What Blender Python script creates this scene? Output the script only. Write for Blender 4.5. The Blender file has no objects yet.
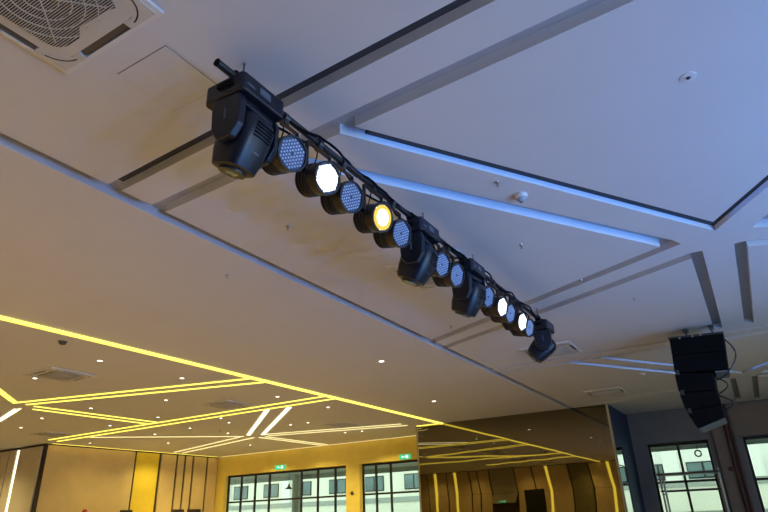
import bpy, math, random
from mathutils import Vector, Matrix
random.seed(7)
S = bpy.context.scene
C = S.collection
PI = math.pi

# ------------------------------------------------------------------ camera
EYE = 1.6                       # camera height above the floor
H = 2.82                        # ceiling above the camera
ZC = EYE + H                    # ceiling height
FPX, CX, CY = 582.0, 384.0, 256.0
def _ray(x, y): return Vector(((x-CX)/FPX, -(y-CY)/FPX, -1.0))
_up = _ray(335, -1045).normalized()                 # zenith vanishing point
_vx = _ray(768, 502); _vx = (_vx - _up*_vx.dot(_up)).normalized()   # lighting bar direction
_vy = _up.cross(_vx)
RM = Matrix((_vx, _vy, _up))                        # camera -> world
cam_d = bpy.data.cameras.new('camera')
cam_d.sensor_width = 36; cam_d.lens = FPX*36/768; cam_d.clip_start = .05; cam_d.clip_end = 300
cam = bpy.data.objects.new('camera', cam_d); C.objects.link(cam)
cam.matrix_world = Matrix.Translation((0, 0, EYE)) @ RM.to_4x4()
S.camera = cam

def _dir(x, y): return RM @ _ray(x, y)
def onZ(x, y, zrel=H):
    d = _dir(x, y); d = d*(zrel/d.z); return Vector((d.x, d.y, d.z+EYE))
def onX(x, y, X):
    d = _dir(x, y); d = d*(X/d.x); return Vector((d.x, d.y, d.z+EYE))
def onY(x, y, Y):
    d = _dir(x, y); d = d*(Y/d.y); return Vector((d.x, d.y, d.z+EYE))

# ------------------------------------------------------------------ world, light, exposure
w = bpy.data.worlds.new('overcast'); S.world = w; w.use_nodes = True
bg = w.node_tree.nodes['Background']
bg.inputs[0].default_value = (.80, .93, .86, 1); bg.inputs[1].default_value = 2.6
S.view_settings.view_transform = 'Standard'; S.view_settings.look = 'None'
S.view_settings.gamma = 1; S.view_settings.use_curve_mapping = False
S.view_settings.exposure = 0.0
S.cycles.max_bounces = 7; S.cycles.diffuse_bounces = 4; S.cycles.glossy_bounces = 4
S.cycles.use_denoising = True
S.cycles.sample_clamp_indirect = 4

def area(name, loc, rot, sx, sy, col, power):
    l = bpy.data.lights.new(name, 'AREA'); l.shape = 'RECTANGLE'; l.size = sx; l.size_y = sy
    l.color = col; l.energy = power
    o = bpy.data.objects.new(name, l); C.objects.link(o); o.location = loc; o.rotation_euler = rot
    return o
def spot(name, loc, to, col, power, angle=100, blend=.6, r=.08):
    l = bpy.data.lights.new(name, 'SPOT'); l.color = col; l.energy = power
    l.spot_size = math.radians(angle); l.spot_blend = blend; l.shadow_soft_size = r
    o = bpy.data.objects.new(name, l); C.objects.link(o); o.location = loc
    o.rotation_euler = (Vector(to)-Vector(loc)).to_track_quat('-Z', 'Y').to_euler()
    return o
XB, XF, YR, YL = -5.0, 21.5, -9.0, 26.0     # back wall, far wall, right wall, left wall
# cool fill: area lamps added outside the unseen right wall windows
for x, pw in ((1.0, 300), (7.0, 120), (13.0, 20)):
    area('daylight_fill', (x, YR-.25, 1.9), (PI/2, 0, 0), 3.8, 3.0, (.42, .66, 1.0), pw)

# ------------------------------------------------------------------ materials
MATS = {}
def mat(name, col, rough=.6, metal=0, var=.06, scale=6, bump=0, emit=None, es=0, spec=.5, col2=None, stretch=None):
    m = bpy.data.materials.new(name); m.use_nodes = True
    nt = m.node_tree; b = nt.nodes['Principled BSDF']
    b.inputs['Roughness'].default_value = rough; b.inputs['Metallic'].default_value = metal
    b.inputs['Specular IOR Level'].default_value = spec
    tc = nt.nodes.new('ShaderNodeTexCoord'); no = nt.nodes.new('ShaderNodeTexNoise')
    no.inputs['Scale'].default_value = scale; no.inputs['Detail'].default_value = 4
    if stretch:
        mp = nt.nodes.new('ShaderNodeMapping'); mp.inputs['Scale'].default_value = stretch
        nt.links.new(tc.outputs['Object'], mp.inputs[0]); nt.links.new(mp.outputs[0], no.inputs['Vector'])
    else:
        nt.links.new(tc.outputs['Object'], no.inputs['Vector'])
    r = nt.nodes.new('ShaderNodeValToRGB')
    c2 = col2 or tuple(min(1, c*(1+var)) for c in col); c1 = tuple(c*(1-var) for c in col) if not col2 else col
    r.color_ramp.elements[0].position = .3; r.color_ramp.elements[1].position = .7
    r.color_ramp.elements[0].color = (*c1, 1); r.color_ramp.elements[1].color = (*c2, 1)
    nt.links.new(no.outputs['Fac'], r.inputs[0]); nt.links.new(r.outputs[0], b.inputs['Base Color'])
    if bump:
        bp = nt.nodes.new('ShaderNodeBump'); bp.inputs['Strength'].default_value = bump; bp.inputs['Distance'].default_value = .01
        nt.links.new(no.outputs['Fac'], bp.inputs['Height']); nt.links.new(bp.outputs[0], b.inputs['Normal'])
    if emit:
        b.inputs['Emission Color'].default_value = (*emit, 1); b.inputs['Emission Strength'].default_value = es
    MATS[name] = m; return m
mat('ceiling', (.68, .66, .64), .85, var=.015, scale=1.5)
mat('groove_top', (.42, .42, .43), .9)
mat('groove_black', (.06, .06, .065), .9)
mat('tape_blue', (.1, .2, .6), .4, emit=(.08, .30, 1.0), es=5.0)
mat('floor', (.42, .35, .27), .35, var=.12, scale=2)
mat('grey_wall', (.20, .20, .23), .8, var=.05, scale=2)
mat('brown_wall', (.23, .19, .18), .8, var=.06, scale=2)
mat('navy', (.025, .04, .10), .7, var=.1, scale=2)
mat('yellow_wall', (.90, .70, .16), .7, var=.05, scale=2)
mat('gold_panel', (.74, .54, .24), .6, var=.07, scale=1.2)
mat('yellow_lit_niche', (.90, .66, .05), .6, var=.03)  # niche panel: its yellow LED wash is put into the brighter colour
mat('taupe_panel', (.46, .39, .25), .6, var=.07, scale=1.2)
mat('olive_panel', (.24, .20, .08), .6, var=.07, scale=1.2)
mat('dark_joint', (.035, .025, .015), .7)
mat('dark_door', (.04, .02, .012), .5)
mat('black', (.018, .018, .022), .38, var=.25, scale=30)
mat('black_matte', (.004, .004, .005), .85, var=.2, scale=30, spec=.15)
mat('head_mark', (.10, .11, .13), .5)
mat('navy_plastic', (.008, .010, .017), .38, var=.2, scale=20)
mat('steel', (.45, .46, .48), .35, metal=1)
mat('dark_steel', (.10, .10, .11), .4, metal=.8)
mat('galv', (.42, .42, .42), .45, metal=.6)
mat('dull_plate', (.16, .17, .16), .7)
mat('beige_panel', (.66, .58, .42), .6, var=.05, scale=1.2)
mat('white_plastic', (.72, .70, .66), .45, var=.02)
mat('cream_plastic', (.60, .57, .50), .5, var=.03)
mat('grille_dark', (.015, .015, .018), .6)
mat('louver', (.10, .08, .06), .5)
mat('grey_label', (.35, .38, .42), .5)
mat('red', (.45, .03, .02), .4)
mat('red_pipe', (.085, .028, .026), .5)
mat('frame', (.012, .012, .013), .4)
mat('led_disc', (.07, .09, .15), .3)
mat('led_lens', (.55, .62, .80), .12, spec=.8)
mat('led_white', (.9, .95, .9), .3, emit=(.93, 1, .93), es=2.4)
mat('led_soft', (.9, .95, .9), .3, emit=(.95, 1, .95), es=2.2)
mat('led_gold', (.9, .9, .6), .3, emit=(1, .94, .60), es=3)
mat('amber', (.8, .5, .05), .3, emit=(1, .62, .05), es=.7)
mat('green_lamp', (.1, .6, .3), .3, emit=(.12, .8, .4), es=.5)
mat('strip_yellow', (.9, .8, .2), .4, emit=(1, .82, .10), es=2.1)
mat('strip_pale', (.9, .85, .5), .4, emit=(1, .90, .42), es=1.2)
mat('strip_white', (.9, .9, .7), .4, emit=(1, .95, .66), es=1.7)
mat('lamp_face', (.9, .9, .8), .4, emit=(1, .93, .74), es=5)
mat('lamp_off', (.35, .34, .33), .3)
mat('exit_green', (.05, .5, .3), .4, emit=(.03, .62, .33), es=.8)
mat('exit_white', (.8, .9, .85), .4, emit=(.8, 1, .9), es=.9)
mat('facade', (.84, .86, .74), .9, var=.05, scale=.6)
mat('facade_white', (.85, .88, .84), .9, var=.03)
mat('facade_grey', (.36, .41, .38), .9, var=.08)
mat('facade_glass', (.13, .20, .21), .15, var=.3, scale=.8)
mat('soffit', (.42, .44, .38), .9, var=.05)
mat('pavement', (.38, .42, .38), .9, var=.1)
# tinted wall mirror
m = mat('mirror', (.215, .19, .125), .012, metal=1, var=.02, scale=.8)
_nt = m.node_tree; _n = _nt.nodes.new('ShaderNodeTexNoise'); _n.inputs['Scale'].default_value = 1.1; _n.inputs['Detail'].default_value = 1
_t = _nt.nodes.new('ShaderNodeTexCoord'); _b = _nt.nodes.new('ShaderNodeBump')
_b.inputs['Strength'].default_value = .05; _b.inputs['Distance'].default_value = .02
_nt.links.new(_t.outputs['Object'], _n.inputs['Vector']); _nt.links.new(_n.outputs['Fac'], _b.inputs['Height'])
_nt.links.new(_b.outputs[0], _nt.nodes['Principled BSDF'].inputs['Normal'])
# window glass: clear pane with a faint reflection
g = bpy.data.materials.new('glass'); g.use_nodes = True; nt = g.node_tree
nt.nodes.remove(nt.nodes['Principled BSDF'])
tr = nt.nodes.new('ShaderNodeBsdfTransparent'); tr.inputs[0].default_value = (.90, .94, .90, 1)
gl = nt.nodes.new('ShaderNodeBsdfGlossy'); gl.inputs['Roughness'].default_value = .02
mx = nt.nodes.new('ShaderNodeMixShader'); fr = nt.nodes.new('ShaderNodeFresnel'); fr.inputs[0].default_value = 1.35
nt.links.new(fr.outputs[0], mx.inputs[0]); nt.links.new(tr.outputs[0], mx.inputs[1]); nt.links.new(gl.outputs[0], mx.inputs[2])
nt.links.new(mx.outputs[0], nt.nodes['Material Output'].inputs[0]); MATS['glass'] = g

# ------------------------------------------------------------------ mesh helpers
class MB:
    def __init__(s): s.v = []; s.f = []
    def add(s, vs, fs):
        o = len(s.v); s.v += [tuple(v) for v in vs]; s.f += [tuple(i+o for i in f) for f in fs]; return s
    def box(s, c, d, M=None):
        x, y, z = (a/2 for a in d)
        vs = [Vector((c[0]+i*x, c[1]+j*y, c[2]+k*z)) for i in (-1, 1) for j in (-1, 1) for k in (-1, 1)]
        if M: vs = [M @ v for v in vs]
        return s.add(vs, [(0,1,3,2), (4,6,7,5), (0,4,5,1), (2,3,7,6), (0,2,6,4), (1,5,7,3)])
    def bb(s, a, b):
        return s.box([(p+q)/2 for p, q in zip(a, b)], [abs(q-p) for p, q in zip(a, b)])
    def prism(s, poly, z0, z1, M=None):
        ar = sum(poly[i][0]*poly[(i+1)%len(poly)][1]-poly[(i+1)%len(poly)][0]*poly[i][1] for i in range(len(poly)))
        if ar < 0: poly = poly[::-1]
        n = len(poly)
        vs = [Vector((p[0], p[1], z0)) for p in poly]+[Vector((p[0], p[1], z1)) for p in poly]
        if M: vs = [M @ v for v in vs]
        return s.add(vs, [tuple(range(n-1, -1, -1)), tuple(range(n, 2*n))]+[(i, (i+1) % n, n+(i+1) % n, n+i) for i in range(n)])
    def lathe(s, prof, n=24, M=None):             # prof: (r, z) list around local z
        vs = []; fs = []
        for r, z in prof:
            for k in range(n):
                a = 2*PI*k/n; vs.append(Vector((r*math.cos(a), r*math.sin(a), z)))
        for i in range(len(prof)-1):
            for k in range(n):
                a, b = i*n+k, i*n+(k+1) % n; fs.append((a, b, b+n, a+n))
        fs.append(tuple(range(n-1, -1, -1))); L = (len(prof)-1)*n; fs.append(tuple(range(L, L+n)))
        if M: vs = [M @ v for v in vs]
        return s.add(vs, fs)
    def cyl(s, a, b, r, n=12, r2=None):
        a = Vector(a); b = Vector(b); d = b-a
        M = Matrix.Translation(a) @ d.to_track_quat('Z', 'Y').to_matrix().to_4x4()
        return s.lathe([(r, 0), (r2 or r, d.length)], n, M)
    def tube(s, pts, r, n=8):
        pts = [Vector(p) for p in pts]; vs = []; fs = []
        for i, p in enumerate(pts):
            t = (pts[min(i+1, len(pts)-1)]-pts[max(i-1, 0)]).normalized()
            q = t.to_track_quat('Z', 'Y').to_matrix()
            for k in range(n):
                a = 2*PI*k/n; vs.append(p+q @ Vector((r*math.cos(a), r*math.sin(a), 0)))
        for i in range(len(pts)-1):
            for k in range(n):
                a, b = i*n+k, i*n+(k+1) % n; fs.append((a, b, b+n, a+n))
        fs.append(tuple(range(n-1, -1, -1))); L = (len(pts)-1)*n; fs.append(tuple(range(L, L+n)))
        return s.add(vs, fs)
    def mesh(s, name, m, smooth=False):
        me = bpy.data.meshes.new(name); me.from_pydata(s.v, [], s.f); me.update()
        me.materials.append(MATS[m])
        if smooth:
            for p in me.polygons: p.use_smooth = True
            try: me.set_sharp_from_angle(angle=math.radians(40))
            except Exception: pass
        return me
    def build(s, name, m, parent=None, smooth=False, bevel=0):
        return link(name, s.mesh(name, m, smooth), parent, bevel=bevel)
def link(name, me, parent=None, loc=None, rot=None, bevel=0):
    o = bpy.data.objects.new(name, me); C.objects.link(o)
    if parent: o.parent = parent
    if loc is not None: o.location = loc
    if rot is not None: o.rotation_euler = rot
    if bevel:
        b = o.modifiers.new('bevel', 'BEVEL'); b.width = bevel; b.segments = 2; b.limit_method = 'ANGLE'
    return o
def tag(o, label, cat, group=None):
    o['label'] = label; o['category'] = cat
    if group: o['group'] = group
    return o
def thing(name, label, cat, loc=(0, 0, 0), rz=0, group=None):
    o = link(name, None, None, loc, (0, 0, rz)); return tag(o, label, cat, group)
def struct(o, label=None):
    o['kind'] = 'structure'
    if label: o['label'] = label
    return o
def copy_tree(o, parent=None):
    c = o.copy(); C.objects.link(c); c.parent = parent
    for ch in list(o.children): copy_tree(ch, c)
    return c
def rrect(hx, hy, r, n=5):
    out = []
    for cx, cy, a0 in ((hx-r, hy-r, 0), (-hx+r, hy-r, 90), (-hx+r, -hy+r, 180), (hx-r, -hy+r, 270)):
        for i in range(n+1):
            a = math.radians(a0+90*i/n); out.append((cx+r*math.cos(a), cy+r*math.sin(a)))
    return out
def clipx(poly, lo, hi):
    for lim, sg in ((lo, 1), (hi, -1)):
        out = []
        for i in range(len(poly)):
            a, b = poly[i], poly[(i+1) % len(poly)]
            ia, ib = (a[0]-lim)*sg >= 0, (b[0]-lim)*sg >= 0
            if ia: out.append(a)
            if ia != ib:
                t = (lim-a[0])/(b[0]-a[0]); out.append((lim, a[1]+t*(b[1]-a[1])))
        poly = out
        if len(poly) < 3: return []
    return poly

# ------------------------------------------------------------------ room shell
struct(MB().bb((XB-.2, YR-.2, -.2), (XF+.3, YL+.2, 0)).build('floor', 'floor'), 'polished beige hall floor')
GD = .10                                            # depth of the ceiling grooves
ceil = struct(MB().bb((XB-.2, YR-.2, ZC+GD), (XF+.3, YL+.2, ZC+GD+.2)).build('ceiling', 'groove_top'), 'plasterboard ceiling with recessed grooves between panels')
def panel(poly, m='ceiling', lo=XB, hi=XF):
    poly = clipx(poly, lo, hi)
    if len(poly) >= 3: return MB().prism(poly, ZC, ZC+GD).build('ceiling_panel', m, ceil)
YC, YS = -.22, 4.40                                 # axis of the pattern, edge of the stage ceiling
half = [
    [(2.68, YC), (3.01, YC), (3.01, YS), (2.68, YS)],                       # cross beam
    [(3.18, YC), (6.77, YC), (3.18, 2.08)],                                 # big triangle
    [(3.18, 2.23), (7.04, YC), (7.03, .22), (3.18, 2.72)],                  # slanting band
    [(7.04, YC), (7.57, YC), (7.57, .09), (7.2, .15), (7.03, .22)],         # hub
    [(7.57, YC), (11.57, YC), (11.57, -.05), (7.57, -.05)],                 # spine
    [(7.2, .15), (7.57, .09), (9.54, YS), (9.23, YS)],                      # slanting beam
    [(3.18, 2.88), (7.135, .37), (9.03, YS), (3.18, YS)],                   # side panel
    [(7.76, .09), (11.57, .09), (11.57, YS), (9.72, YS)],                   # wide panel
    [(11.57, YC), (11.84, YC), (11.84, YS), (11.57, YS)],
]
def skew(x, y, x0):                                 # the two cross grooves over the bar run slightly out of square
    if (x0 == 0 and 2.5 < x < 3.2) or (x0 < 0 and abs(x-11.84) < .01): x += .044*(y-2.45)
    return x
for x0 in (-9.3, 0, 9.3):
    for pl in half:
        panel([(skew(x, y, x0)+x0, y) for x, y in pl])
        panel([(skew(x, y, x0)+x0, 2*YC-y) for x, y in pl])
YE = 2*YC-YS
for x0 in (-9.3, 0, 9.3):                           # dark strips over the bottoms of some grooves, blue LED tape in the slanting coves
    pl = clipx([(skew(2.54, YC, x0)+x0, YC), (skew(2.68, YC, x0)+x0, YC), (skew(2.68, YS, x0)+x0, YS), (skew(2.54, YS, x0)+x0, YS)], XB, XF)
    if pl: MB().prism(pl, ZC+GD-.004, ZC+GD).build('groove_dark_strip', 'groove_black', ceil)
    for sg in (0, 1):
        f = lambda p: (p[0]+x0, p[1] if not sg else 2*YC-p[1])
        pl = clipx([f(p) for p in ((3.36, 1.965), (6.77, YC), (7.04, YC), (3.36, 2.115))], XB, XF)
        if len(pl) > 2: MB().prism(pl, ZC+.062, ZC+GD).build('groove_dark_strip', 'groove_black', ceil)
        if x0 < 0: continue
        for a, b, in_ in (((3.3, 2.005), (6.70, -.173), 'large triangle'), ((3.3, 2.645), (6.95, .275), 'slanting band')):
            a, b = f(a), f(b)
            if b[0] > 17: continue
            d = Vector((b[0]-a[0], b[1]-a[1])); n = Vector((-d.y, d.x)).normalized()*(-1 if sg else 1)
            q0 = (a[0]+n.x*.003, a[1]+n.y*.003); off = n*.012
            t = MB().prism([(a[0]+n.x*.002, a[1]+n.y*.002), (b[0]+n.x*.002, b[1]+n.y*.002), (b[0]+n.x*.012, b[1]+n.y*.012), (a[0]+n.x*.012, a[1]+n.y*.012)], ZC+.03, ZC+.05).build('blue_led_tape', 'tape_blue', ceil)
panel([(XB, 4.56), (XF, 4.56), (XF, YL), (XB, YL)])
panel([(XB, YR), (XF, YR), (XF, YE-.16), (XB, YE-.16)])

def wall_box(name, m, boxes, label):
    b = MB()
    for a, c in boxes: b.bb(a, c)
    return struct(b.build(name, m), label)
# far wall, left of the mirror (x = 20.8), with two window openings
XW = 20.8; WT = EYE+1.97
wall_box('wall_far_left', 'yellow_wall', [
    ((XW, 9.3, WT), (XW+.35, 21.75, ZC-.001)), ((XW, 21.2, 0), (XW+.35, 21.75, WT)),
    ((XW, 13.75, 0), (XW+.35, 14.40, WT)), ((XW, 9.3, 0), (XW+.35, 9.95, WT))], 'golden yellow wall above the tall hall windows')
# far wall, right of the mirror (x = 21.5), three openings
RT = EYE+1.85
wall_box('wall_far_right', 'grey_wall', [
    ((XF, YR, RT), (XF+.3, 9.5, ZC+GD)), ((XF, 8.8, 0), (XF+.3, 9.5, RT)), ((XF, 2.95, 0), (XF+.3, 3.56, RT)), ((XF, -4.5, 0), (XF+.3, -2.0, RT)),
    ((XF, .20, 0), (XF+.3, 1.15, RT)), ((XF, YR, 0), (XF+.3, -6.3, RT))], 'blue grey end wall beside the mirror')
pier = MB().bb((XF-.12, .36, 0), (XF, .96, ZC)).bb((XF-.08, YR+.3, RT+.02), (XF, .36, ZC)).build('trim_1', 'brown_wall'); struct(pier, 'brown wall pier and lintel facing')
# mirrored partition and navy return wall
XM = 18.5
mw = MB().bb((XM, 3.44, 0), (XM+.04, 9.78, ZC)).build('wall_mirror', 'mirror'); struct(mw, 'bronze tinted mirror wall reflecting the hall')
struct(MB().bb((XM+.04, 3.38, 0), (XM+.08, 9.85, ZC)).bb((XM, 3.38, 0), (XM+.04, 3.44, ZC)).bb((XM, 9.78, 0), (XM+.04, 9.85, ZC)).build('trim_2', 'taupe_panel'), 'taupe frame and backing of the mirror wall')
wall_box('wall_return', 'navy', [((XM+.08, 3.38, EYE+1.66), (XF, 3.42, ZC)), ((19.62, 3.38, 0), (XF, 3.42, EYE+1.66))], 'navy blue return wall beside the mirror')
struct(MB().bb((XM+.08, 3.39, EYE+.62), (19.62, 3.41, EYE+.67)).bb((XM+.08, 3.39, EYE+1.1), (19.62, 3.41, EYE+1.13)).build('window_5', 'frame'), 'narrow window bars in the navy return wall')

def window(n, X, y0, y1, top, trans, mulls, label, depth=.22, sub=()):
    fx = X+depth
    root = struct(MB().bb((fx, y0, 0), (fx+.08, y0+.07, top)).bb((fx, y1-.07, 0), (fx+.08, y1, top)).bb((fx, y0, top-.09), (fx+.08, y1, top)).bb((fx, y0, 0), (fx+.08, y1, .08)).build('window_%d' % n, 'frame'), label)
    edges = [y0+.07]+sorted(mulls)+[y1-.07]
    for y in mulls: MB().bb((fx-.01, y-.035, .08), (fx+.07, y+.035, top-.09)).build('mullion', 'frame', root)
    for z in trans: MB().bb((fx-.005, y0+.07, z-.035), (fx+.065, y1-.07, z+.035)).build('transom', 'frame', root)
    zs = [.08]+sorted(trans)+[top-.09]
    for a, b in zip(edges, edges[1:]):
        for c, d in zip(zs, zs[1:]):
            MB().bb((fx+.03, a+.02, c+.02), (fx+.04, b-.02, d-.02)).build('pane', 'glass', root)
    return root
window(1, XW, 14.40, 21.2, WT, [EYE+.82], [15.1, 16.0, 16.88, 18.68, 19.52, 20.36], 'tall black framed window under golden wall, wide with six mullions')
window(2, XW, 9.95, 13.75, WT, [EYE+.82], [11.1, 12.42, 13.1], 'tall black framed window beside the mirror wall')
window(3, XF, 1.15, 2.95, RT, [EYE+.68], [2.06], 'black framed window behind the scaffold')
window(4, XF, -2.0, .20, RT, [EYE+.63], [-.9], 'black framed window beside the red pipes')
window(6, XF, 3.56, 8.8, RT, [EYE+.68], [5.2, 6.6], 'window behind the mirror partition')
window(7, XF, -6.3, -4.5, RT, [EYE+.68], [-5.4], 'black framed window further along the end wall')

# left wall (y = 21.7) of upright panels between dark joints, and the block's end face (x = 12.4)
YW = 21.7; XL = 12.42
wl = struct(MB().bb((XL+.1, YW+.06, 0), (XW+.3, YW+.3, ZC)).build('wall_left', 'dark_joint'), 'panelled side wall with dark joints')
ed = [12.48, 16.27, 17.50, 18.38, 18.83, 19.29, 20.12, 20.80]
for i, (a, b) in enumerate(zip(ed, ed[1:])):
    mm = 'yellow_lit_niche' if i == 1 else 'gold_panel'
    dy = .04 if i == 1 else 0
    MB().bb((a+.055, YW+dy, 0), (b-.055, YW+.08, ZC-.05)).build('wall_panel', mm, wl)
we = struct(MB().bb((XL+.06, YW+.02, 0), (XL+.3, YL, ZC)).build('wall_block_end', 'dark_joint'), 'end face of the side block with upright panels')
for a, b in ((YW+.22, 23.30), (23.52, 23.95), (24.02, 24.5), (24.57, 26)):
    MB().bb((XL, a, 0), (XL+.08, b, ZC-.08)).build('wall_panel', 'beige_panel', we)
# wall further left, behind and right of the camera
struct(MB().bb((XB-.2, YL, 0), (XL+.2, YL+.2, ZC+GD)).build('wall_left_near', 'gold_panel'), 'gold side wall')
wb = struct(MB().bb((XB-.2, YR, 0), (XB, YL, ZC+GD)).build('wall_back', 'dark_joint'), 'back wall of folded panels seen in the mirror')
wr = MB(); xs = [XB, -1.0, 3.0, 5.0, 9.0, 11.0, 15.0, XF]
for i in range(0, len(xs)-1, 2): wr.bb((xs[i], YR-.2, 0), (xs[i+1], YR, ZC+GD))
for i in range(1, len(xs)-1, 2): wr.bb((xs[i], YR-.2, 3.4), (xs[i+1], YR, ZC+GD)).bb((xs[i], YR-.2, 0), (xs[i+1], YR, .35))
struct(wr.build('wall_right', 'grey_wall'), 'grey side wall with tall windows')
for k, x in enumerate((-1.0, 5.0, 11.0)):
    f = MB()
    for q in (x+.03, x+1.3, x+2.7, x+3.97): f.bb((q-.03, YR-.12, .35), (q+.03, YR-.06, 3.4))
    f.bb((x, YR-.12, 2.3), (x+4, YR-.06, 2.36))
    struct(f.build('window_%d' % (8+k), 'frame'), 'tall window frame in the grey side wall')

# folded panels of the back wall: every joint kinks at mid height
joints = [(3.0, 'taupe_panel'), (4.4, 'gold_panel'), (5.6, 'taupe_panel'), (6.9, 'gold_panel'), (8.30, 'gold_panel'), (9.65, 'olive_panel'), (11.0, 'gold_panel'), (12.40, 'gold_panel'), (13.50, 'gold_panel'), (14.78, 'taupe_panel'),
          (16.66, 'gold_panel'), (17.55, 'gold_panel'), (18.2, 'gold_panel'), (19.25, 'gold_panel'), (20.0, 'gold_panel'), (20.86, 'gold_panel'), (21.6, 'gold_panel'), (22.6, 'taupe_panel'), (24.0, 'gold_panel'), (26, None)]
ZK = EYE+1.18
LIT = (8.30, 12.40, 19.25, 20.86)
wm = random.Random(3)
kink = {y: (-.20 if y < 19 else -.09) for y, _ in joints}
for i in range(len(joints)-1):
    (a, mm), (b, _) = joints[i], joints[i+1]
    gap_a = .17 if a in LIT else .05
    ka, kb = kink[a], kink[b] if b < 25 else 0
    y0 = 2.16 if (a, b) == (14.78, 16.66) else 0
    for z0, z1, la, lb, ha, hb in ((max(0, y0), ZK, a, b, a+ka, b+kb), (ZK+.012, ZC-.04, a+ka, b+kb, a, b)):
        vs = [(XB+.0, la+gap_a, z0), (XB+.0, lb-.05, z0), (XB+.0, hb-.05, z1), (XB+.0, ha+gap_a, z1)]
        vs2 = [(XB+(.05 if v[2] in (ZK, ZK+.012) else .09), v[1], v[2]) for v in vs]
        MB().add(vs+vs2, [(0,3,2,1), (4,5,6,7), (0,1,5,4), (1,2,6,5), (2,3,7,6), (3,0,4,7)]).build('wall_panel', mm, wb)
bd = struct(MB().bb((XB, 14.85, 0), (XB+.05, 16.6, 2.14)).build('door_1', 'dark_door'), 'dark exit door in the back wall')
for s in (15.68, 15.78): MB().cyl((XB+.09, s, .95), (XB+.09, s, 1.25), .012).cyl((XB+.04, s, 1.0), (XB+.09, s, 1.0), .01).cyl((XB+.04, s, 1.2), (XB+.09, s, 1.2), .01).build('door_handle', 'steel', bd)
for k, (a, b) in enumerate(((18.40, 18.97), (19.20, 19.92), (15.86, 16.38))):
    d = struct(MB().bb((a, YW-.06, 0), (b, YW, EYE+.575)).build('door_%d' % (k+2), 'dark_door'), 'dark low door on the panelled side wall')
    MB().cyl((b-.08, YW-.10, 1.0), (b-.08, YW-.10, 1.3), .012).cyl((b-.08, YW-.10, 1.05), (b-.08, YW-.05, 1.05), .01).cyl((b-.08, YW-.10, 1.25), (b-.08, YW-.05, 1.25), .01).build('door_handle', 'steel', d)
struct(MB().bb((XB, 2.2, 0), (XB+.0, 2.3, .1)).bb((XW-.02, 9.95, 0), (XW, 10.0, .1)).build('baseboard_far', 'dark_joint'))

# ------------------------------------------------------------------ LED light lines in the hall ceiling
def strip(p, q, m, label, group=None, wd=.065, dp=.02, z=ZC, name='led_light_line'):
    p = Vector((*p, 0)); q = Vector((*q, 0)); d = (q-p); L = d.length; n = Vector((-d.y, d.x, 0)).normalized()*wd/2
    poly = [((p+n).x, (p+n).y), ((q+n).x, (q+n).y), ((q-n).x, (q-n).y), ((p-n).x, (p-n).y)]
    o = thing(name, label, 'light', ((p.x+q.x)/2, (p.y+q.y)/2, z), 0, group)
    c = Vector((o.location.x, o.location.y))
    poly = [(x-c.x, y-c.y) for x, y in poly]
    MB().prism(poly, -dp, -.006).build('diffuser', m, o)
    poly2 = [(x*1.0+0, y) for x, y in poly]
    MB().prism(poly2, -.006, 0).build('channel', 'galv', o)
    return o
xs = [-4.9, 1.05, 5.25, 9.7, 14.0, 18.45]
for a, b in zip(xs, xs[1:]):
    strip((a+.015, 8.80), (b-.015, 8.80), 'strip_yellow', 'long yellow light line bordering the patterned hall ceiling', 'segments of the long yellow border line', wd=.10, dp=.035)
GP = 'paired yellow light lines in the hall ceiling'
LB = 'slim yellow light line, one of a pair, in the hall ceiling pattern'
def pair(p0, p1, q0, q1, m='strip_yellow', lab=LB, grp=GP, **k):
    strip(p0, p1, m, lab, grp, **k); strip(q0, q1, m, lab, grp, **k)
for dx in (0, 8.5, -8.5):
    vis = dx == 0
    if dx < 8:
        pair((7.60+dx, 15.02), (9.25+dx, 8.93), (7.92+dx, 15.0), (9.72+dx, 8.93), lab='slim yellow light line slanting from border line to '+('the pattern corner by the side block' if vis else 'a pattern corner seen in the mirror'))
    if dx == 0: pair((8.15, 15.08), (11.85, 15.08), (8.35, 15.48), (11.85, 15.52), lab='slim yellow light line linking two corners of the hall ceiling pattern')
    if dx >= 0:
        x1 = 11.9 if dx == 0 else 20.4
    if dx <= 0:
        pair((11.93+dx, 20.7), (11.93+dx, 8.93), (12.36+dx, 20.9), (12.36+dx, 8.93), lab='long slim yellow light line crossing the hall from border line to '+('gold block corner' if vis else 'the near side wall'))
        strip((12.5+dx, 19.25), (16.1+dx, 15.6), 'strip_pale', 'pale slanting light line in the hall ceiling', 'pale slanting light lines')
        pair((16.1+dx, 15.8), (17.75+dx, 21.2), (16.6+dx, 15.6), (18.2+dx, 21.2), 'strip_pale', lab='slim pale light line running to '+('the bright yellow wall panel' if vis else 'the left wall, seen in the mirror'))
        e = 0 if vis else -.22
        pair((12.45+dx+e, 11.25), (15.95+dx+e, 15.25), (12.55+dx+e, 10.55), (16.25+dx+e, 14.85), 'strip_white' if vis else 'strip_yellow', 'broad white light line crossing the hall ceiling at a slant' if vis else 'broad yellow light line slanting to the corner beside the side block', 'broad slanting light lines', wd=.13)
pair((16.2, 14.75), (17.55, 9.9), (16.6, 14.9), (18.0, 9.9), 'strip_pale', lab='slim pale light line slanting towards the mirror corner')
pair((16.7, 15.12), (20.5, 15.12), (16.7, 15.42), (20.5, 15.42), 'strip_pale', lab='slim pale light line running to the golden window wall')
strip((8.78, 17.9), (8.10, 15.75), 'strip_white', 'broad white light line running to the side block', None, wd=.13)
strip((XW-.10, 9.9), (XW-.10, 21.5), 'strip_pale', 'light line along the top of the golden window wall', wd=.05, dp=.012)
strip((12.6, YW-.12), (XW-.2, YW-.12), 'strip_yellow', 'light line along the top of the panelled side wall', wd=.05, dp=.012)
strip((XM-.1, 8.9), (XM-.1, 9.75), 'strip_yellow', 'short light line above the mirror corner')
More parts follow.
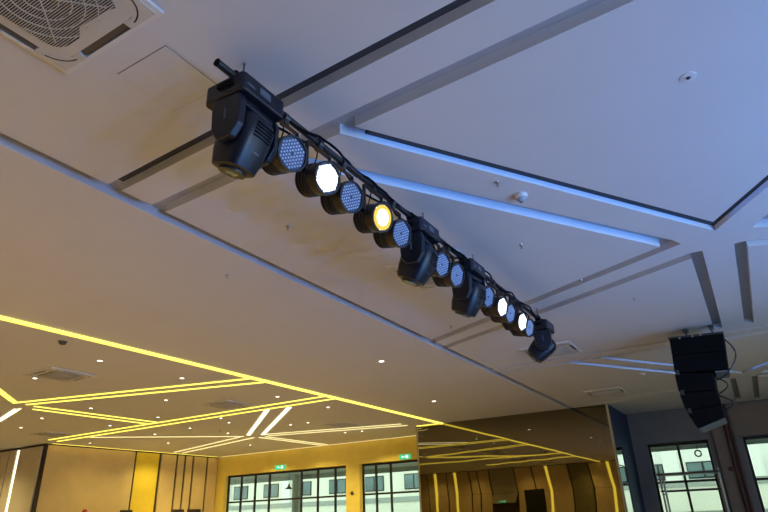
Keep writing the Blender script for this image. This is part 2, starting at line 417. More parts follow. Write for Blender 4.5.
# upright light lines
def upright(p, q, n, m, label, grp=None, wd=.12):
    o = thing('wall_light_line', label, 'light', p, 0, grp)
    pts = [Vector(a)-Vector(p) for a in q]
    b = MB(); nx = Vector(n)
    side = Vector((abs(nx.y), abs(nx.x), 0))*wd/2
    for a, c in zip(pts, pts[1:]):
        vs = [a-side, a+side, c+side, c-side]
        b.add(vs+[v+nx*.05 for v in vs], [(0,3,2,1), (4,5,6,7), (0,1,5,4), (1,2,6,5), (2,3,7,6), (3,0,4,7)])
    b.build('diffuser', m, o); return o
upright((XL+.06, 23.41, 0), [(XL+.06, 23.41, .1), (XL+.06, 23.41, ZC-.1)], (-1, 0, 0), 'strip_white', 'upright white light line in the block end face', None, .11)
for y in LIT:
    upright((XB+.02, y+.06, 0), [(XB+.02, y+.06, .05), (XB+.02, y+.06+kink[y], ZK), (XB+.02, y+.06, ZC-.05)], (1, 0, 0), 'strip_yellow', 'upright yellow light line between folded back wall panels', 'upright yellow lines of the back wall', .17)

# ------------------------------------------------------------------ ceiling cassette air conditioners
def make_ac():
    o = link('ceiling_air_conditioner', None)
    # outer frame with four louver slots
    out, s0, s1, L = .475, .445, .387, .225
    b = MB()
    b.prism([(-.475, .445), (.475, .445), (.475, .475), (-.475, .475)], -.022, 0).prism([(-.475, -.475), (.475, -.475), (.475, -.445), (-.475, -.445)], -.022, 0)
    b.prism([(-.475, -.445), (-.445, -.445), (-.445, .445), (-.475, .445)], -.022, 0).prism([(.445, -.445), (.475, -.445), (.475, .445), (.445, .445)], -.022, 0)
    b.build('outer_frame', 'white_plastic', o)
    for sx in (-1, 1):
        for sy in (-1, 1):
            q = [(sx*.445, sy*.445), (sx*.445, sy*L), (sx*.387, sy*L), (sx*.387, sy*.30), (sx*.30, sy*.387), (sx*L, sy*.387), (sx*L, sy*.445)]
            MB().prism(q, -.03, 0).build('corner_cover', 'cream_plastic', o)
            t = MB()
            for i in range(7):
                a = math.radians(8+74*i/6)
                t.v.append((sx*(.26+.155*math.cos(a)), sy*(.26+.155*math.sin(a)), -.0315)); t.v.append((sx*(.26+.165*math.cos(a)), sy*(.26+.165*math.sin(a)), -.0315))
            for i in range(6): t.f.append((2*i, 2*i+1, 2*i+3, 2*i+2))
            t.build('corner_seam', 'grille_dark', o)
    for k in range(4):
        M = Matrix.Rotation(k*PI/2, 4, 'Z')
        MB().box((.416, 0, -.002), (.058, .45, .004), M).build('slot_back', 'grille_dark', o)
        MB().box((0, 0, 0), (.036, .44, .006), M @ Matrix.Translation((.414, 0, -.014)) @ Matrix.Rotation(math.radians(22), 4, 'Y')).build('louver', 'louver', o)
    # intake grille
    MB().prism(rrect(.387, .387, .12), -.028, -.0).build('grille_frame', 'cream_plastic', o)
    MB().prism(rrect(.315, .315, .10), -.031, -.028).build('intake', 'grille_dark', o)
    for i in range(43):
        u = -.30+i*.60/42
        hl = .315 if abs(u) < .215 else .215+math.sqrt(max(0, .1**2-(abs(u)-.215)**2))
        MB().box((u, 0, -.034), (.0045, 2*hl-.004, .006)).build('slat', 'cream_plastic', o)
    for r in (.10, .17, .24, .31, .38):
        t = MB(); n = 48
        for i in range(n):
            a, b_ = 2*PI*i/n, 2*PI*(i+1)/n
            pts = [(rr*math.cos(q), rr*math.sin(q)) for q in (a, b_) for rr in (r-.003, r+.003)]
            if all(max(abs(x), abs(y)) < .305 and not (abs(x) > .25 and abs(y) > .25) for x, y in pts):
                t.prism([pts[0], pts[1], pts[3], pts[2]], -.039, -.035)
        t.build('grille_ring', 'cream_plastic', o)['kind'] = 'stuff'
    for a in (45, 135): MB().box((0, 0, -.038), (.72, .007, .004), Matrix.Rotation(math.radians(a), 4, 'Z')).build('grille_spoke', 'cream_plastic', o)
    # corner plates of the grille: plain tongue with logo mark and arrow switches
    MB().prism([(.315, .10), (.315, -.24), (.29, -.29), (.27, -.24), (.262, .02)], -.036, -.028).build('badge_plate', 'cream_plastic', o)
    MB().box((.285, -.02, -.0365), (.006, .035, .001)).build('badge_mark', 'grey_label', o)
    for q in (-.10, -.125): MB().box((.29, q, -.0365), (.018, .004, .001)).build('switch_mark', 'grey_label', o)
    return o
ac = make_ac()
acs = [((1.105, 2.875), 'ceiling air conditioner beside the square access panel'), ((6.22, 2.875), 'ceiling air conditioner hidden partly behind a moving head'),
       ((11.12, 2.88), 'ceiling air conditioner beyond the far end of the lighting bar'), ((16.45, 3.0), 'ceiling air conditioner near the mirror wall and navy corner'),
       ((6.62, 11.52), 'ceiling air conditioner inside the light line pattern near the smoke detector'), ((11.15, 11.5), 'ceiling air conditioner between two yellow light line pairs'),
       ((11.25, 19.4), 'ceiling air conditioner near the gold panelled block corner'), ((16.35, 11.4), 'ceiling air conditioner near the golden window wall and mirror corner'),
       ((2.1, 11.5), 'ceiling air conditioner over the hall floor behind the pattern'), ((-2.4, 11.5), 'ceiling air conditioner close to the back wall')]
for i, ((x, y), lab) in enumerate(acs):
    o = ac if i == 0 else copy_tree(ac)
    o.location = (x, y, ZC); tag(o, lab, 'air conditioner', 'ceiling air conditioners')
# access hatch
ap = thing('access_panel', 'square flush access panel beside ceiling air conditioner', 'panel', (2.01, 2.855, ZC), 0)
MB().box((0, 0, -.001), (.482, .482, .002)).build('shadow_gap', 'louver', ap)
MB().box((0, 0, -.0025), (.474, .474, .005)).build('hatch', 'ceiling', ap)

# ------------------------------------------------------------------ small ceiling devices
def copies(proto, spots, lab, cat, grp):
    for i, p in enumerate(spots):
        o = proto if i == 0 else copy_tree(proto)
        o.location = p; tag(o, lab, cat, grp)
def make_down(face, name='downlight', r=.045):
    o = link(name, None)
    MB().lathe([(r, 0), (r+.012, 0), (r+.012, -.006), (r, -.008)], 16).build('trim_ring', 'white_plastic', o)
    MB().lathe([(r-.002, -.002), (r-.002, -.0085)], 16).build('lamp', face, o)
    return o
hall_px = [(100, 360.5), (182, 378), (35, 378), (91, 408), (166, 400), (158, 417), (110, 425.5), (42, 418), (21, 427.5), (90, 443), (190, 428), (221, 418), (228, 433), (155, 434), (168, 443), (277.5, 396.5), (328, 407), (229, 422.5), (290.6, 424.7), (308, 422.5), (362, 431), (250, 445), (345, 432.5)]
hall = [onZ(*p) for p in hall_px]+[Vector((x, y, ZC)) for x in (3.5, .5, -2.5) for y in (10.5, 13.5, 16.5)]
copies(make_down('lamp_face'), hall, 'small lit downlight set in the hall ceiling', 'downlight', 'lit hall downlights')
glow = make_down('lamp_face', r=.055)
copies(glow, [onZ(381.5, 361), onZ(434, 401)], 'lit downlight in the plain ceiling strip before the border line', 'downlight', 'lit downlights in the plain strip')
big = link('recessed_downlight', None)
MB().lathe([(.034, 0), (.058, 0), (.056, -.005), (.036, -.008)], 24).build('trim_ring', 'white_plastic', big)
MB().lathe([(.034, -.001), (.034, -.006)], 20).build('reflector', 'lamp_off', big)
MB().lathe([(.016, -.004), (.016, -.012), (.008, -.018)], 12).build('bulb', 'black', big)
copies(big, [onZ(688, 77)], 'unlit round downlight in the large blue tinted ceiling triangle', 'downlight', None)
sp = link('sprinkler', None)
MB().lathe([(.035, 0), (.03, -.012), (.012, -.016), (.010, -.04)], 14).build('rosette', 'steel', sp)
MB().box((.013, 0, -.05), (.004, .006, .03)).box((-.013, 0, -.05), (.004, .006, .03)).build('frame_arms', 'steel', sp)
MB().lathe([(.024, -.064), (.024, -.067)], 12).build('deflector', 'steel', sp)
sp.scale = (.7, .7, .7)
copies(sp, [onZ(*p) for p in ((497, 182), (521, 244.5), (227, 275), (288, 226), (634, 298), (552, 333), (581, 280), (451, 326))], 'small metal sprinkler head on the plain ceiling', 'sprinkler', 'sprinkler heads')
copies(copy_tree(sp), [onZ(*p) for p in ((99, 390), (219.5, 430.5), (127.6, 443.5), (220, 431), (366.5, 410))], 'small dark sprinkler head among the hall light lines', 'sprinkler', 'hall sprinkler heads')
sd = thing('smoke_detector', 'dark smoke detector between border line and cassette in the hall ceiling', 'detector', onZ(63, 341))
MB().lathe([(.07, 0), (.07, -.02), (.055, -.035), (.055, -.05), (.03, -.065)], 20).build('housing', 'dark_steel', sd)
MB().lathe([(.085, 0), (.085, -.008)], 20).build('base_plate', 'cream_plastic', sd)
cm = thing('security_camera', 'small white dome camera on the slanting ceiling band', 'camera', onZ(520.5, 195))
MB().lathe([(.065, 0), (.065, -.025), (.06, -.035), (.045, -.04)], 20).build('housing', 'white_plastic', cm, True)
MB().lathe([(.044, -.038), (.04, -.058), (.026, -.073), (.008, -.08)], 20).build('dome', 'grey_label', cm, True)
MB().lathe([(.012, -.074), (.012, -.083)], 10).build('lens', 'black', cm)
d2 = thing('smoke_detector', 'small white detector between diagonal grooves beyond lighting bar', 'detector', onZ(642, 373.5))
MB().lathe([(.07, 0), (.07, -.02), (.05, -.045)], 16).build('housing', 'white_plastic', d2)
MB().lathe([(.02, -.044), (.02, -.055)], 10).build('sensor', 'dark_steel', d2)

# ------------------------------------------------------------------ lighting bar
PY, PZ = 2.31, EYE+2.655
bar = thing('lighting_bar', 'long black pipe hung under the ceiling carrying stage lights', 'lighting bar', (0, PY, PZ))
MB().cyl((1.94, 0, 0), (8.98, 0, 0), .026, 16).build('pipe', 'black', bar, True)
MB().lathe([(.027, -.004), (.027, .004), (.018, .005)], 16, Matrix.Translation((1.94, 0, 0)) @ Matrix.Rotation(-PI/2, 4, 'Y')).build('pipe_end', 'black_matte', bar)
for x in (2.17, 4.75, 6.03, 8.48):
    r = MB().cyl((x, 0, .02), (x, 0, ZC-PZ), .005, 8).build('hanger_rod', 'dark_steel', bar)
    MB().cyl((x, 0, ZC-PZ-.006), (x, 0, ZC-PZ), .013, 12).build('ceiling_flange', 'steel', r)
    MB().lathe([(.036, -.02), (.036, .02)], 14, Matrix.Translation((x, 0, 0)) @ Matrix.Rotation(PI/2, 4, 'Y')).box((x, 0, .04), (.03, .02, .03)).build('pipe_clamp', 'dark_steel', r)
# cables tied along the bar
def cable(name, label, seed, x0, x1, amp, off, r):
    rg = random.Random(seed); pts = []
    n = int((x1-x0)/.07)
    for i in range(n+1):
        x = x0+(x1-x0)*i/n; a = i*.55+rg.uniform(-.3, .3)
        s_ = max(0, math.sin(i*.31+seed))
        pts.append((x, PY+off[0]+amp*math.sin(a)*.6, PZ+off[1]-amp*s_*1.2+.012*math.cos(a)))
    o = MB().tube(pts, r, 6).build(name, 'black_matte', None, True); return tag(o, label, 'cable')
cable('power_cable', 'black power cable looping along the lighting bar beside the par cans', 1, 2.45, 8.85, .035, (-.035, .015), .011)
cable('signal_cable', 'thin black signal cable draped on top of the lighting bar', 4, 2.5, 8.7, .03, (.02, .036), .008)
cable('trunk_cable', 'bundled black cable hanging slack behind the lighting bar', 2, 2.55, 8.6, .06, (.045, -.015), .010)

# ---- LED par cans
NPAR = Vector((-.15, -.93, -.28)).normalized()
def make_par(face_m, accent=None):
    o = link('led_par_can', None)                    # origin at the body centre
    q = Matrix.Rotation(0, 4, 'Z'); M = NPAR.to_track_quat('Z', 'X').to_matrix().to_4x4()
    R_, Lh = .128, .10
    b = MB().lathe([(.055, -.17), (.085, -.165), (.10, -.13), (.118, -.10), (.122, Lh-.03), (R_, Lh-.03), (R_, Lh+.012), (R_-.012, Lh+.012), (R_-.012, Lh-.004)], 28, M)
    b.build('body', 'black', o, True)
    for zz in (-.12, -.085, -.05, -.015): MB().lathe([(.119, zz), (.127, zz), (.127, zz+.012), (.119, zz+.012)], 24, M).build('cooling_fin', 'black', o)
    lit = face_m != 'led_lens'
    MB().lathe([(R_-.013, Lh-.006), (R_-.013, Lh-.001)], 28, M).build('front_plate', 'led_disc', o)
    t = MB(); k = 0
    d = .0255
    for j in range(-5, 6):
        for i in range(-5, 6):
            x = (i+.5*(j % 2))*d; y = j*d*.866
            if .018 < math.hypot(x, y) < .107:
                t.lathe([(.0098, Lh-.001), (.0098, Lh+.003), (.006, Lh+.006)], 6, M @ Matrix.Translation((x, y, 0)))
    l = t.build('led_lenses', 'led_lens' if not lit else face_m, o); l['kind'] = 'stuff'
    if lit:
        rr = .072 if accent == 'amber' else .098
        if face_m != 'led_soft': MB().lathe([(rr, Lh), (rr, Lh+.008), (rr-.01, Lh+.010)], 28, M).build('glowing_lens', face_m, o)
        if accent == 'amber': MB().lathe([(.108, Lh), (.108, Lh+.0072)], 28, M).build('amber_ring', 'amber', o)
        if accent: MB().lathe([(.05, -.172), (.05, -.18)], 16, M).build('rear_lamp', accent, o)
    # U bracket on the pipe, in the plane of the bar
    br = MB()
    top = .245
    for sx in (-1, 1): br.box((sx*.142, .0, top/2+.005), (.008, .032, top+.04))
    br.box((0, 0, top+.02), (.292, .032, .008))
    br.build('bracket', 'dark_steel', o)
    for sx in (-1, 1): MB().cyl((sx*.125, 0, 0), (sx*.175, 0, 0), .018, 10).build('tilt_knob', 'black_matte', o)
    MB().box((0, 0, top+.05), (.045, .05, .07)).lathe([(.04, -.022), (.04, .022)], 14, Matrix.Translation((0, -.0, top+.075)) @ Matrix.Rotation(PI/2, 4, 'Y')).build('clamp', 'dark_steel', o)
    MB().tube([(.03, .03, top+.07), (.07, .07, top+.02), (.06, .10, top-.08), (.02, .12, .06), (0, .13, .04)], .006, 6).build('lead', 'black_matte', o)
    return o
pars = [(293, 153.5, 0), (328, 178, 'led_white'), (352, 197, 0), (383, 217.5, 'led_gold'), (402, 233.5, 0), (443, 266, 0), (457.5, 275.5, 0), (489, 297, 0), (503, 307, 'led_soft'), (511, 313.5, 0), (523, 322, 'led_soft'), (530, 328, 0)]
ordn = ['first', 'second', 'third', 'fourth', 'fifth', 'sixth', 'seventh', 'eighth', 'ninth', 'tenth', 'eleventh', 'twelfth']
protos = {0: make_par('led_lens'), 'led_white': make_par('led_white', 'green_lamp'), 'led_gold': make_par('led_gold', 'amber'), 'led_soft': make_par('led_soft')}
used = set()
for i, (x, y, k) in enumerate(pars):
    fc = onY(x, y, PY+NPAR.y*.11); cpos = fc-NPAR*.11
    cpos.z = PZ-.32+max(-.03, min(.03, cpos.z-(PZ-.32)))
    o = protos[k] if k not in used else copy_tree(protos[k]); used.add(k)
    o.location = cpos
    st = {0: 'unlit with pale blue lenses', 'led_white': 'blazing white', 'led_gold': 'glowing warm yellow white', 'led_soft': 'glowing white'}[k]
    tag(o, '%s par can from the bare end of the lighting bar, %s' % (ordn[i], st), 'stage light', 'LED par cans on the lighting bar')
    if k:
        col = {'led_white': (.95, 1, .95), 'led_gold': (1, .9, .55), 'led_soft': (.95, 1, .97)}[k]
        s_ = spot('par_beam', cpos+NPAR*.125, cpos+NPAR*3, col, 60, 40, .4, .08); s_.parent = None

# ---- moving heads
def make_head(tilt, twist):
    o = link('moving_head_light', None)              # origin on the pipe axis
    bz = -.06
    MB().prism([(-.20, -.13), (-.18, -.15), (.18, -.15), (.20, -.13), (.20, .17), (.18, .19), (-.18, .19), (-.20, .17)], bz-.14, bz).build('base', 'navy_plastic', o, bevel=.012)
    MB().box((.0, -.152, bz-.07), (.10, .006, .055)).build('display', 'head_mark', o)
    MB().box((-.13, -.152, bz-.085), (.07, .004, .016)).build('logo_mark', 'head_mark', o)
    for sx in (-.12, .12):
        MB().box((sx, 0, bz+.02), (.06, .05, .04)).lathe([(.042, -.025), (.042, .025)], 14, Matrix.Translation((sx, 0, .0)) @ Matrix.Rotation(PI/2, 4, 'Y')).build('clamp', 'black_matte', o)
    for sx in (-1, 1): MB().box((sx*.21, 0, bz-.06), (.02, .12, .03)).build('carry_handle', 'black_matte', o)
    MB().lathe([(.10, bz-.16), (.10, bz-.14)], 24).build('pan_bearing', 'black_matte', o)
    TW = Matrix.Rotation(twist, 4, 'Z')
    yk = MB().box((0, 0, bz-.175), (.37, .20, .05), TW).build('yoke', 'navy_plastic', o, bevel=.012)
    for sx in (-1, 1):
        prof = [(-.11, bz-.15), (.11, bz-.15), (.13, bz-.22), (.12, bz-.38), (.06, bz-.46), (-.06, bz-.46), (-.12, bz-.38), (-.13, bz-.22)]
        a = MB(); x0, x1 = sx*.145, sx*.195
        n = len(prof)
        vs = [TW @ Vector((x0, p, z)) for p, z in prof]+[TW @ Vector((x1, p*.9, z)) for p, z in prof]
        fs = [tuple(range(n)), tuple(range(2*n-1, n-1, -1))]+[(i, n+i, n+(i+1) % n, (i+1) % n) for i in range(n)]
        arm = a.add(vs, fs).build('yoke_arm', 'navy_plastic', o, bevel=.01)
        MB().box((sx*.1965, .0, bz-.28), (.003, .015, .08), TW).build('arm_mark', 'head_mark', arm)
    # head: rounded barrel with flat cheeks, vents and front lens
    HM = TW @ Matrix.Translation((0, .01, bz-.355)) @ Matrix.Rotation(tilt, 4, 'X')
    secs = [(-.225, .095, .095), (-.215, .118, .125), (-.12, .134, .150), (-.02, .140, .160), (.08, .140, .160), (.13, .125, .14), (.155, .10, .10)]
    hb = MB(); n = 20; vs = []; fs = []
    for z, rx, ry in secs:
        for k in range(n):
            a = 2*PI*k/n; ca, sa = math.cos(a), math.sin(a); e = .62
            vs.append(HM @ Vector((rx*math.copysign(abs(ca)**e, ca), ry*math.copysign(abs(sa)**e, sa), z)))
    for i in range(len(secs)-1):
        for k in range(n):
            a, b = i*n+k, i*n+(k+1) % n; fs.append((a, b, b+n, a+n))
    fs.append(tuple(range(n-1, -1, -1))); L_ = (len(secs)-1)*n; fs.append(tuple(range(L_, L_+n)))
    hd = hb.add(vs, fs).build('head', 'navy_plastic', o, True)
    MB().lathe([(.082, -.24), (.088, -.24), (.088, -.215), (.082, -.215)], 24, HM).build('lens_ring', 'black', hd)
    MB().lathe([(.03, -.242), (.065, -.237), (.082, -.226)], 24, HM).build('lens', 'facade_glass', hd, True)
    for i in range(5): MB().box((0, -.158, .0+.022*i), (.15, .008, .008), HM).build('vent_rib', 'black_matte', hd)
    for i in range(5): MB().box((0, .158, .0+.022*i), (.15, .008, .008), HM).build('vent_rib', 'black_matte', hd)
    MB().box((.0, -.152, -.10), (.05, .004, .012), HM).build('logo_mark', 'head_mark', hd)
    MB().tube([(.12, .10, bz-.03), (.17, .1, .0), (.20, .05, .035), (.22, .02, .03)], .008, 6).build('lead', 'black_matte', o)
    return o
heads = [(2.23, 0, 'large moving head light nearest the bare pipe end of the bar', .35, .05), (4.60, 0, 'moving head light between the fifth and sixth par cans', .45, .1), (5.80, 0, 'moving head light between the seventh and eighth par cans', .45, -.1), (8.55, 0, 'moving head light at the far end of the lighting bar, head tilted', .8, .3)]
for x, _, lab, tl, tw in heads:
    o = make_head(tl, tw); o.location = (x, PY, PZ); tag(o, lab, 'stage light', 'moving heads on the lighting bar')

# ------------------------------------------------------------------ hung loudspeaker array
AX0, AX1 = 10.9, 11.62
la = thing('line_array_speaker', 'black curved loudspeaker array hung below the ceiling slot', 'speaker', ((AX0+AX1)/2, .4, ZC))
def prof_box(name, pts, m, x0=AX0, x1=AX1, bev=.012, parent=la):
    n = len(pts); cx = (AX0+AX1)/2
    vs = [(x0-cx, y-.4, z-H) for y, z in pts]+[(x1-cx, y-.4, z-H) for y, z in pts]
    ar = sum(pts[i][0]*pts[(i+1) % n][1]-pts[(i+1) % n][0]*pts[i][1] for i in range(n))
    fs = [tuple(range(n-1, -1, -1)), tuple(range(n, 2*n))]+[(i, (i+1) % n, n+(i+1) % n, n+i) for i in range(n)]
    if ar < 0: fs = [f[::-1] for f in fs]
    return MB().add(vs, fs).build(name, m, parent, bevel=bev)
ft = [(.78, 2.62), (.80, 2.335), (.82, 2.04), (.82, 1.71), (.78, 1.41), (.675, 1.12)]
bk = [(-.03, 2.565), (.005, 2.27), (.26, 1.97), (.28, 1.68), (.265, 1.45), (.255, 1.25)]
def inset(a, b, t): return (a[0]+(b[0]-a[0])*t, a[1]+(b[1]-a[1])*t)
prof_box('subwoofer_cabinet', [ft[0], ft[1], (.005, 2.285), bk[0]], 'black_matte')
prof_box('subwoofer_cabinet', [inset(ft[1], ft[2], .03), ft[2], (.04, 1.99), (.007, 2.275)], 'black_matte')
for i in (2, 3, 4):
    a, b, c, d = ft[i], ft[i+1], bk[i+1], bk[i]
    cab = prof_box('speaker_cabinet', [inset(a, b, .04), b, c, inset(d, c, .05)], 'black_matte')
    prof_box('front_grille', [(inset(a, b, .12)[0]+.012, inset(a, b, .12)[1]), (inset(a, b, .9)[0]+.012, inset(a, b, .9)[1]), inset(a, b, .9), inset(a, b, .12)], 'grille_dark', AX0+.04, AX1-.04, 0, cab)
    prof_box('fly_hinge', [(a[0]-.02, a[1]+.03), (a[0]-.02, a[1]-.05), (a[0]-.07, a[1]-.05), (a[0]-.07, a[1]+.03)], 'dark_steel', AX0-.012, AX0, 0, cab)
bot = [ft[5], bk[5]]
prof_box('bottom_plate', [(ft[5][0]-.01, ft[5][1]-.005), (bk[5][0]+.01, bk[5][1]-.005), (bk[5][0]+.01, bk[5][1]-.025), (ft[5][0]-.01, ft[5][1]-.025)], 'dull_plate', AX0+.03, AX1-.03, 0)
prof_box('bottom_plate', [(.23, 1.98), (.05, 1.975), (.05, 1.955), (.23, 1.96)], 'dull_plate', AX0+.03, AX1-.03, 0)
prof_box('fly_frame', [(.80, 2.66), (.80, 2.625), (-.04, 2.575), (-.04, 2.61)], 'dark_steel', AX0+.05, AX1-.05, .004)
for y, z in ((.52, 2.65), (.12, 2.62)):
    MB().cyl((0, y-.4, z-H-.01), (0, y-.4, 0), .012, 8).build('hanging_rod', 'dark_steel', la)
    MB().box((0, y-.4, -.03), (.12, .08, .06)).build('ceiling_bracket', 'dark_steel', la)
for y in (.62, .42, .3): MB().box((-.36, y-.4, 2.60-H), (.02, .03, .03)).build('shackle', 'steel', la)
def loop(y0, z0, y1, z1, bulge, x=AX0+.25):
    pts = []
    for i in range(13):
        t = i/12; pts.append((x-(AX0+AX1)/2, y0+(y1-y0)*t-bulge*math.sin(PI*t)-.4, z0+(z1-z0)*t-H))
    MB().tube(pts, .012, 6).build('link_cable', 'black', la, True)
loop(-.03, 2.52, .03, 2.0, .13); loop(.04, 2.06, .27, 1.86, .10); loop(.27, 1.92, .275, 1.64, .17); loop(.275, 1.62, .265, 1.36, .17)

# ------------------------------------------------------------------ exit signs, wall devices, pipes
def exit_sign(loc, nx, label, wide=.5):
    o = thing('exit_sign', label, 'sign', loc)
    MB().box((nx*.025, 0, 0), (.05, wide, .17)).build('housing', 'exit_green', o, bevel=.006)
    f = nx*.052
    MB().box((f, -wide*.20, 0), (.004, .12, .11)).build('door_mark', 'exit_white', o)
    MB().prism([(.16, .0), (.09, .04), (.09, .015), (.0, .015), (.0, -.015), (.09, -.015), (.09, -.04)], -.002, .002, Matrix.Translation((f, 0, 0)) @ Matrix.Rotation(PI/2, 4, 'Y') @ Matrix.Rotation(PI/2, 4, 'Z')).build('arrow_mark', 'exit_white', o)
    return o
exit_sign((XW, 17.87, EYE+2.12), -1, 'green exit sign over the wide hall window', .58)
exit_sign((XW, 11.6, EYE+2.08), -1, 'green exit sign over window beside the mirror wall', .5)
exit_sign((XB+.1, 15.80, EYE+.66), 1, 'green exit sign over dark door in back wall', .55)
al = thing('alarm_bell', 'small red alarm bell on the wide gold wall panel', 'alarm', (14.36, YW, EYE+.52))
MB().lathe([(.02, .0), (.10, .0), (.10, .03), (.07, .06), (.02, .07)], 18, Matrix.Rotation(PI/2, 4, 'X')).build('gong', 'red', al, True)
MB().box((0, -.015, 0), (.1, .03, .1)).build('back_box', 'dark_door', al)
ws = thing('wall_sensor', 'small brown round sensor on the pier between hall windows', 'sensor', (XW, 14.1, EYE+.89))
MB().lathe([(.075, 0), (.07, .03), (.03, .045)], 16, Matrix.Rotation(-PI/2, 4, 'Y')).build('housing', 'louver', ws, True)
MB().lathe([(.025, .044), (.02, .055)], 10, Matrix.Rotation(-PI/2, 4, 'Y')).build('lens', 'black', ws)
w2 = thing('wall_sensor', 'small red brown round device on the pier beside the red pipes', 'sensor', (XF-.12, .72, EYE+.95))
MB().lathe([(.07, 0), (.06, .04)], 16, Matrix.Rotation(-PI/2, 4, 'Y')).build('housing', 'red_pipe', w2)
MB().lathe([(.03, .04), (.02, .055)], 10, Matrix.Rotation(-PI/2, 4, 'Y')).build('lens', 'louver', w2)
for y, lab in ((.57, 'dark red fire pipe running up the pier'), (.44, 'dark red fire pipe against the lintel edge by the end window')):
    o = thing('fire_pipe', lab, 'pipe', (XF-.19, y, 0))
    MB().cyl((0, 0, 0), (0, 0, ZC), .04, 12).build('pipe', 'red_pipe', o, True)
    for z in (.8, 2.0, 3.2): MB().lathe([(.05, -.02), (.05, .02)], 12, Matrix.Translation((0, 0, z))).box((.05, 0, z), (.06, .04, .03)).build('bracket', 'dark_steel', o)

# ------------------------------------------------------------------ mobile scaffold in front of the end window
sc = thing('scaffold_tower', 'grey metal scaffold tower standing before the end window', 'scaffold', (19.9, 1.8, 0))
def sx(y): return y-1.8
PT = {(20.3, 2.60): 2.70, (20.3, 1.0): 2.56, (19.5, 2.42): 2.40, (19.5, .98): 2.40}
for (x, y), t in PT.items():
    MB().cyl((x-19.9, sx(y), .12), (x-19.9, sx(y), t), .028, 10).build('post', 'galv', sc, True)
    MB().lathe([(.06, -.02), (.06, .02)], 14, Matrix.Translation((x-19.9, sx(y), .06)) @ Matrix.Rotation(PI/2, 4, 'Y')).build('caster', 'black', sc)
for x in (19.5, 20.3):
    for z in (.4, 1.2, 1.98): MB().cyl((x-19.9, sx(2.55), z), (x-19.9, sx(.98), z), .022, 8).build('rail', 'dark_steel', sc)
for y in (2.5, 1.0):
    for z in (.5, 1.3, 1.9): MB().cyl((-.4, sx(y), z), (.4, sx(y), z), .02, 8).build('rung', 'dark_steel', sc)
MB().bb((-.42, sx(2.58), 2.40), (.42, sx(.95), 2.46)).build('platform', 'dark_steel', sc, bevel=.005)

# ------------------------------------------------------------------ outside the windows
gr = struct(MB().bb((XF+.3, -25, -.3), (60, 60, -.12)).build('ground', 'pavement'), 'pale paved yard outside the windows')
cn = thing('canopy', 'pale flat canopy roof outside the windows', 'canopy', (24, 10, EYE+2.2))
MB().bb((-2.1, -22, 0), (2.6, 24, .25)).build('roof_slab', 'soffit', cn)
MB().bb((2.45, -22, -.22), (2.6, 24, 0)).build('edge_beam', 'facade_grey', cn)
for y in (-5.8, 2.6, 10.4, 18.2):
    c_ = MB().cyl((2.0, y-10+3.0, -EYE-2.32), (2.0, y-10+3.0, 0), .22, 16).build('column', 'facade_grey', cn, True)
def building(X, y0, y1, lab, m, win_z, wy0, step, ww):
    o = thing('building', lab, 'building', (X, (y0+y1)/2, -.12)); yc = (y0+y1)/2
    MB().bb((0, y0-yc, 0), (6, y1-yc, 11)).build('wall', m, o)
    for z in (EYE+.9, EYE+3.6): MB().bb((-.5, y0-yc, z), (0, y1-yc, z+.28)).build('floor_band', 'facade_grey', o)
    MB().bb((-.45, y0-yc, EYE-.15), (-.35, y1-yc, EYE+.9)).build('parapet', 'facade', o)
    y = wy0; i = 0
    while y+ww < y1-.3:
        for z0, z1 in win_z:
            wn = MB().bb((-.04, y-yc, z0), (.02, y+ww-yc, z1)).build('window', 'frame', o)
            for q in (0, 1): MB().bb((-.06, y-yc+.06+q*ww/2, z0+.06), (-.04, y-yc+ww/2-.04+q*ww/2, z1-.06)).build('pane', 'facade_glass', wn)
        if i % 2 == 0: MB().bb((-.25, y+ww+.3-yc, EYE+1.2), (0, y+ww+1.0-yc, EYE+3.2)).build('pier', 'facade_white', o)
        y += step; i += 1
    return o
building(34, 8, 48, 'pale green building with dark windows seen through the hall windows', 'facade', [(EYE+1.6, EYE+2.5), (EYE+4.6, EYE+5.8)], 9.0, 2.9, 1.4)
building(33, -20, 7.6, 'cream building with a long glazed band outside the end windows', 'facade_white', [(EYE+1.25, EYE+2.0), (EYE+4.6, EYE+5.8)], -19.5, 1.75, 1.45)
pl = thing('pendant_lamp', 'black pendant lamp hanging outside the wide hall window', 'lamp', (24, 20.04, EYE+2.2))
MB().cyl((0, 0, -.62), (0, 0, 0), .012, 8).build('cord', 'black', pl)
MB().lathe([(.02, -.55), (.05, -.62), (.06, -.70), (.2, -.80), (.19, -.81), (.05, -.72)], 20).build('shade', 'black', pl, True)
MB().lathe([(.05, -.74), (.05, -.8)], 12).build('bulb', 'lamp_off', pl)
rl = thing('ring_lamp', 'dark ring lamp hanging outside the window behind the scaffold', 'lamp', (24, 1.68, EYE+2.2))
MB().cyl((0, 0, -.48), (0, 0, 0), .01, 8).build('cord', 'black', rl)
MB().tube([(0, .10*math.cos(2*PI*i/20), -.57+.10*math.sin(2*PI*i/20)) for i in range(21)], .025, 8).build('ring', 'black', rl, True)

# ------------------------------------------------------------------ things the mirror shows
ds = thing('display_screen', 'tall black portrait screen on a stand, reflected in the mirror', 'screen', (3.0, 10.9, 0))
MB().box((0, 0, 1.75), (.09, 1.12, 1.86)).build('casing', 'black_matte', ds, bevel=.015)
MB().box((.047, 0, 1.75), (.006, 1.06, 1.78)).build('glass_front', 'frame', ds)
for s in (-.3, .3): MB().box((-.05, s, .5), (.05, .06, .9)).build('leg', 'black', ds)
MB().box((-.05, 0, .03), (.6, .9, .06)).build('foot_plate', 'black', ds, bevel=.01)

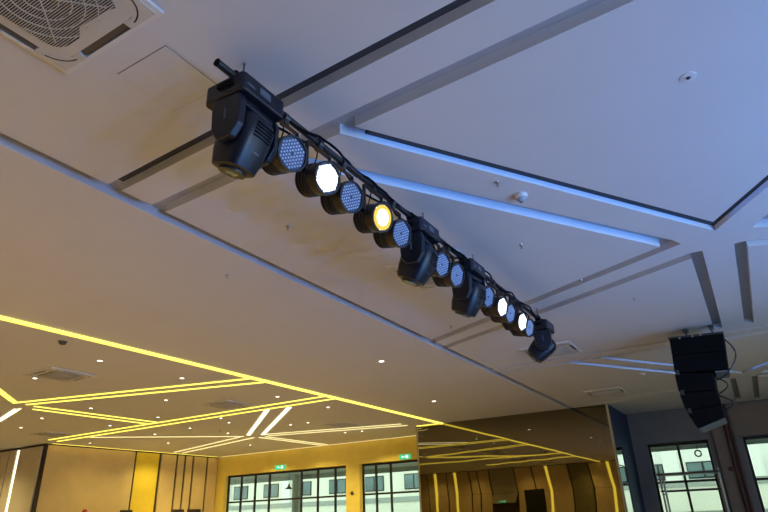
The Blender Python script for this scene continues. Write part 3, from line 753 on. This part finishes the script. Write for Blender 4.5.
# blue stage uplights on the floor, right of the camera
def uplight(loc, to, label, power, col=(.06, .29, 1.0)):
    o = thing('stage_uplight', label, 'stage light', loc)
    d = (Vector(to)-Vector(loc)).normalized(); M = Matrix.Translation((0, 0, .22)) @ d.to_track_quat('Z', 'X').to_matrix().to_4x4()
    MB().lathe([(.06, -.16), (.11, -.12), (.12, .08), (.13, .08), (.13, .11), (.115, .11), (.115, .09)], 20, M).build('body', 'black', o, True)
    MB().lathe([(.112, .088), (.112, .094)], 20, M).build('lens', 'led_lens', o)
    for s in (-.145, .145): MB().box((s, 0, .12), (.01, .05, .24)).build('bracket', 'dark_steel', o)
    MB().box((0, 0, .006), (.36, .2, .012)).build('floor_plate', 'dark_steel', o)
    l = spot('uplight_beam', Vector(loc)+Vector((0, 0, .22))+d*.13, to, col, power, 92, 1.0, .11)
row = ['first', 'second', 'third', 'fourth', 'fifth', 'sixth']
for k, (x, pw) in enumerate(((-.5, 480), (1.5, 520), (3.5, 520), (5.5, 520), (7.5, 420), (10.0, 120))):
    uplight((x, -6.2, 0), (x*.6+3.0, -1.0, ZC), '%s blue uplight from the back wall, on the floor by the grey wall' % row[k], pw)

# ------------------------------------------------------------------ hall lamps: warm light falls from the downlights and comes back off the floor
for p in [(4, 10.5), (8.5, 10.5), (13, 10.5), (4, 17), (9.5, 17.5), (14.5, 18.5), (18.5, 12.5), (18, 19.5), (-1, 11), (-1, 17), (4.5, 6.3), (11, 6.3), (-1, 6.3)]:
    spot('downlight_beam', (p[0], p[1], ZC-.02), (p[0], p[1], 0), (1, .71, .24), 470, 120, .8, .1)
for p in [(14.4, 20.3, 90), (16.9, 20.7, 190), (19.4, 20.4, 120), (19.5, 18.0, 400), (19.5, 15.5, 400), (19.5, 12.3, 400)]:      # fill spots added to brighten the walls, no fittings there
    spot('wall_fill_spot', (p[0], p[1], ZC-.02), (p[0], p[1], 0), (1, .83, .30), p[2], 140, .8, .1)
for p in [(-3.6, 9.5, 260), (-3.6, 13.5, 260), (-3.6, 17.5, 260), (-3.6, 20.5, 260), (10.4, 23.6, 480)]:  # more added fill, for the back wall and the block end
    spot('wall_fill_spot', (p[0], p[1], ZC-.02), (p[0], p[1], 0), (1, .82, .38), p[2], 140, .8, .1)
for p in [(.9, 4.6, 560), (5.2, 3.9, 50), (-2.5, 2.0, 150), (9.8, 3.3, 60), (14.8, 3.6, 70)]:  # warm fill added over the stage, no lit fittings at these spots
    spot('stage_fill_spot', (p[0], p[1], ZC-.02), (p[0], p[1], 0), (1, .76, .48), p[2], 120, .8, .1)
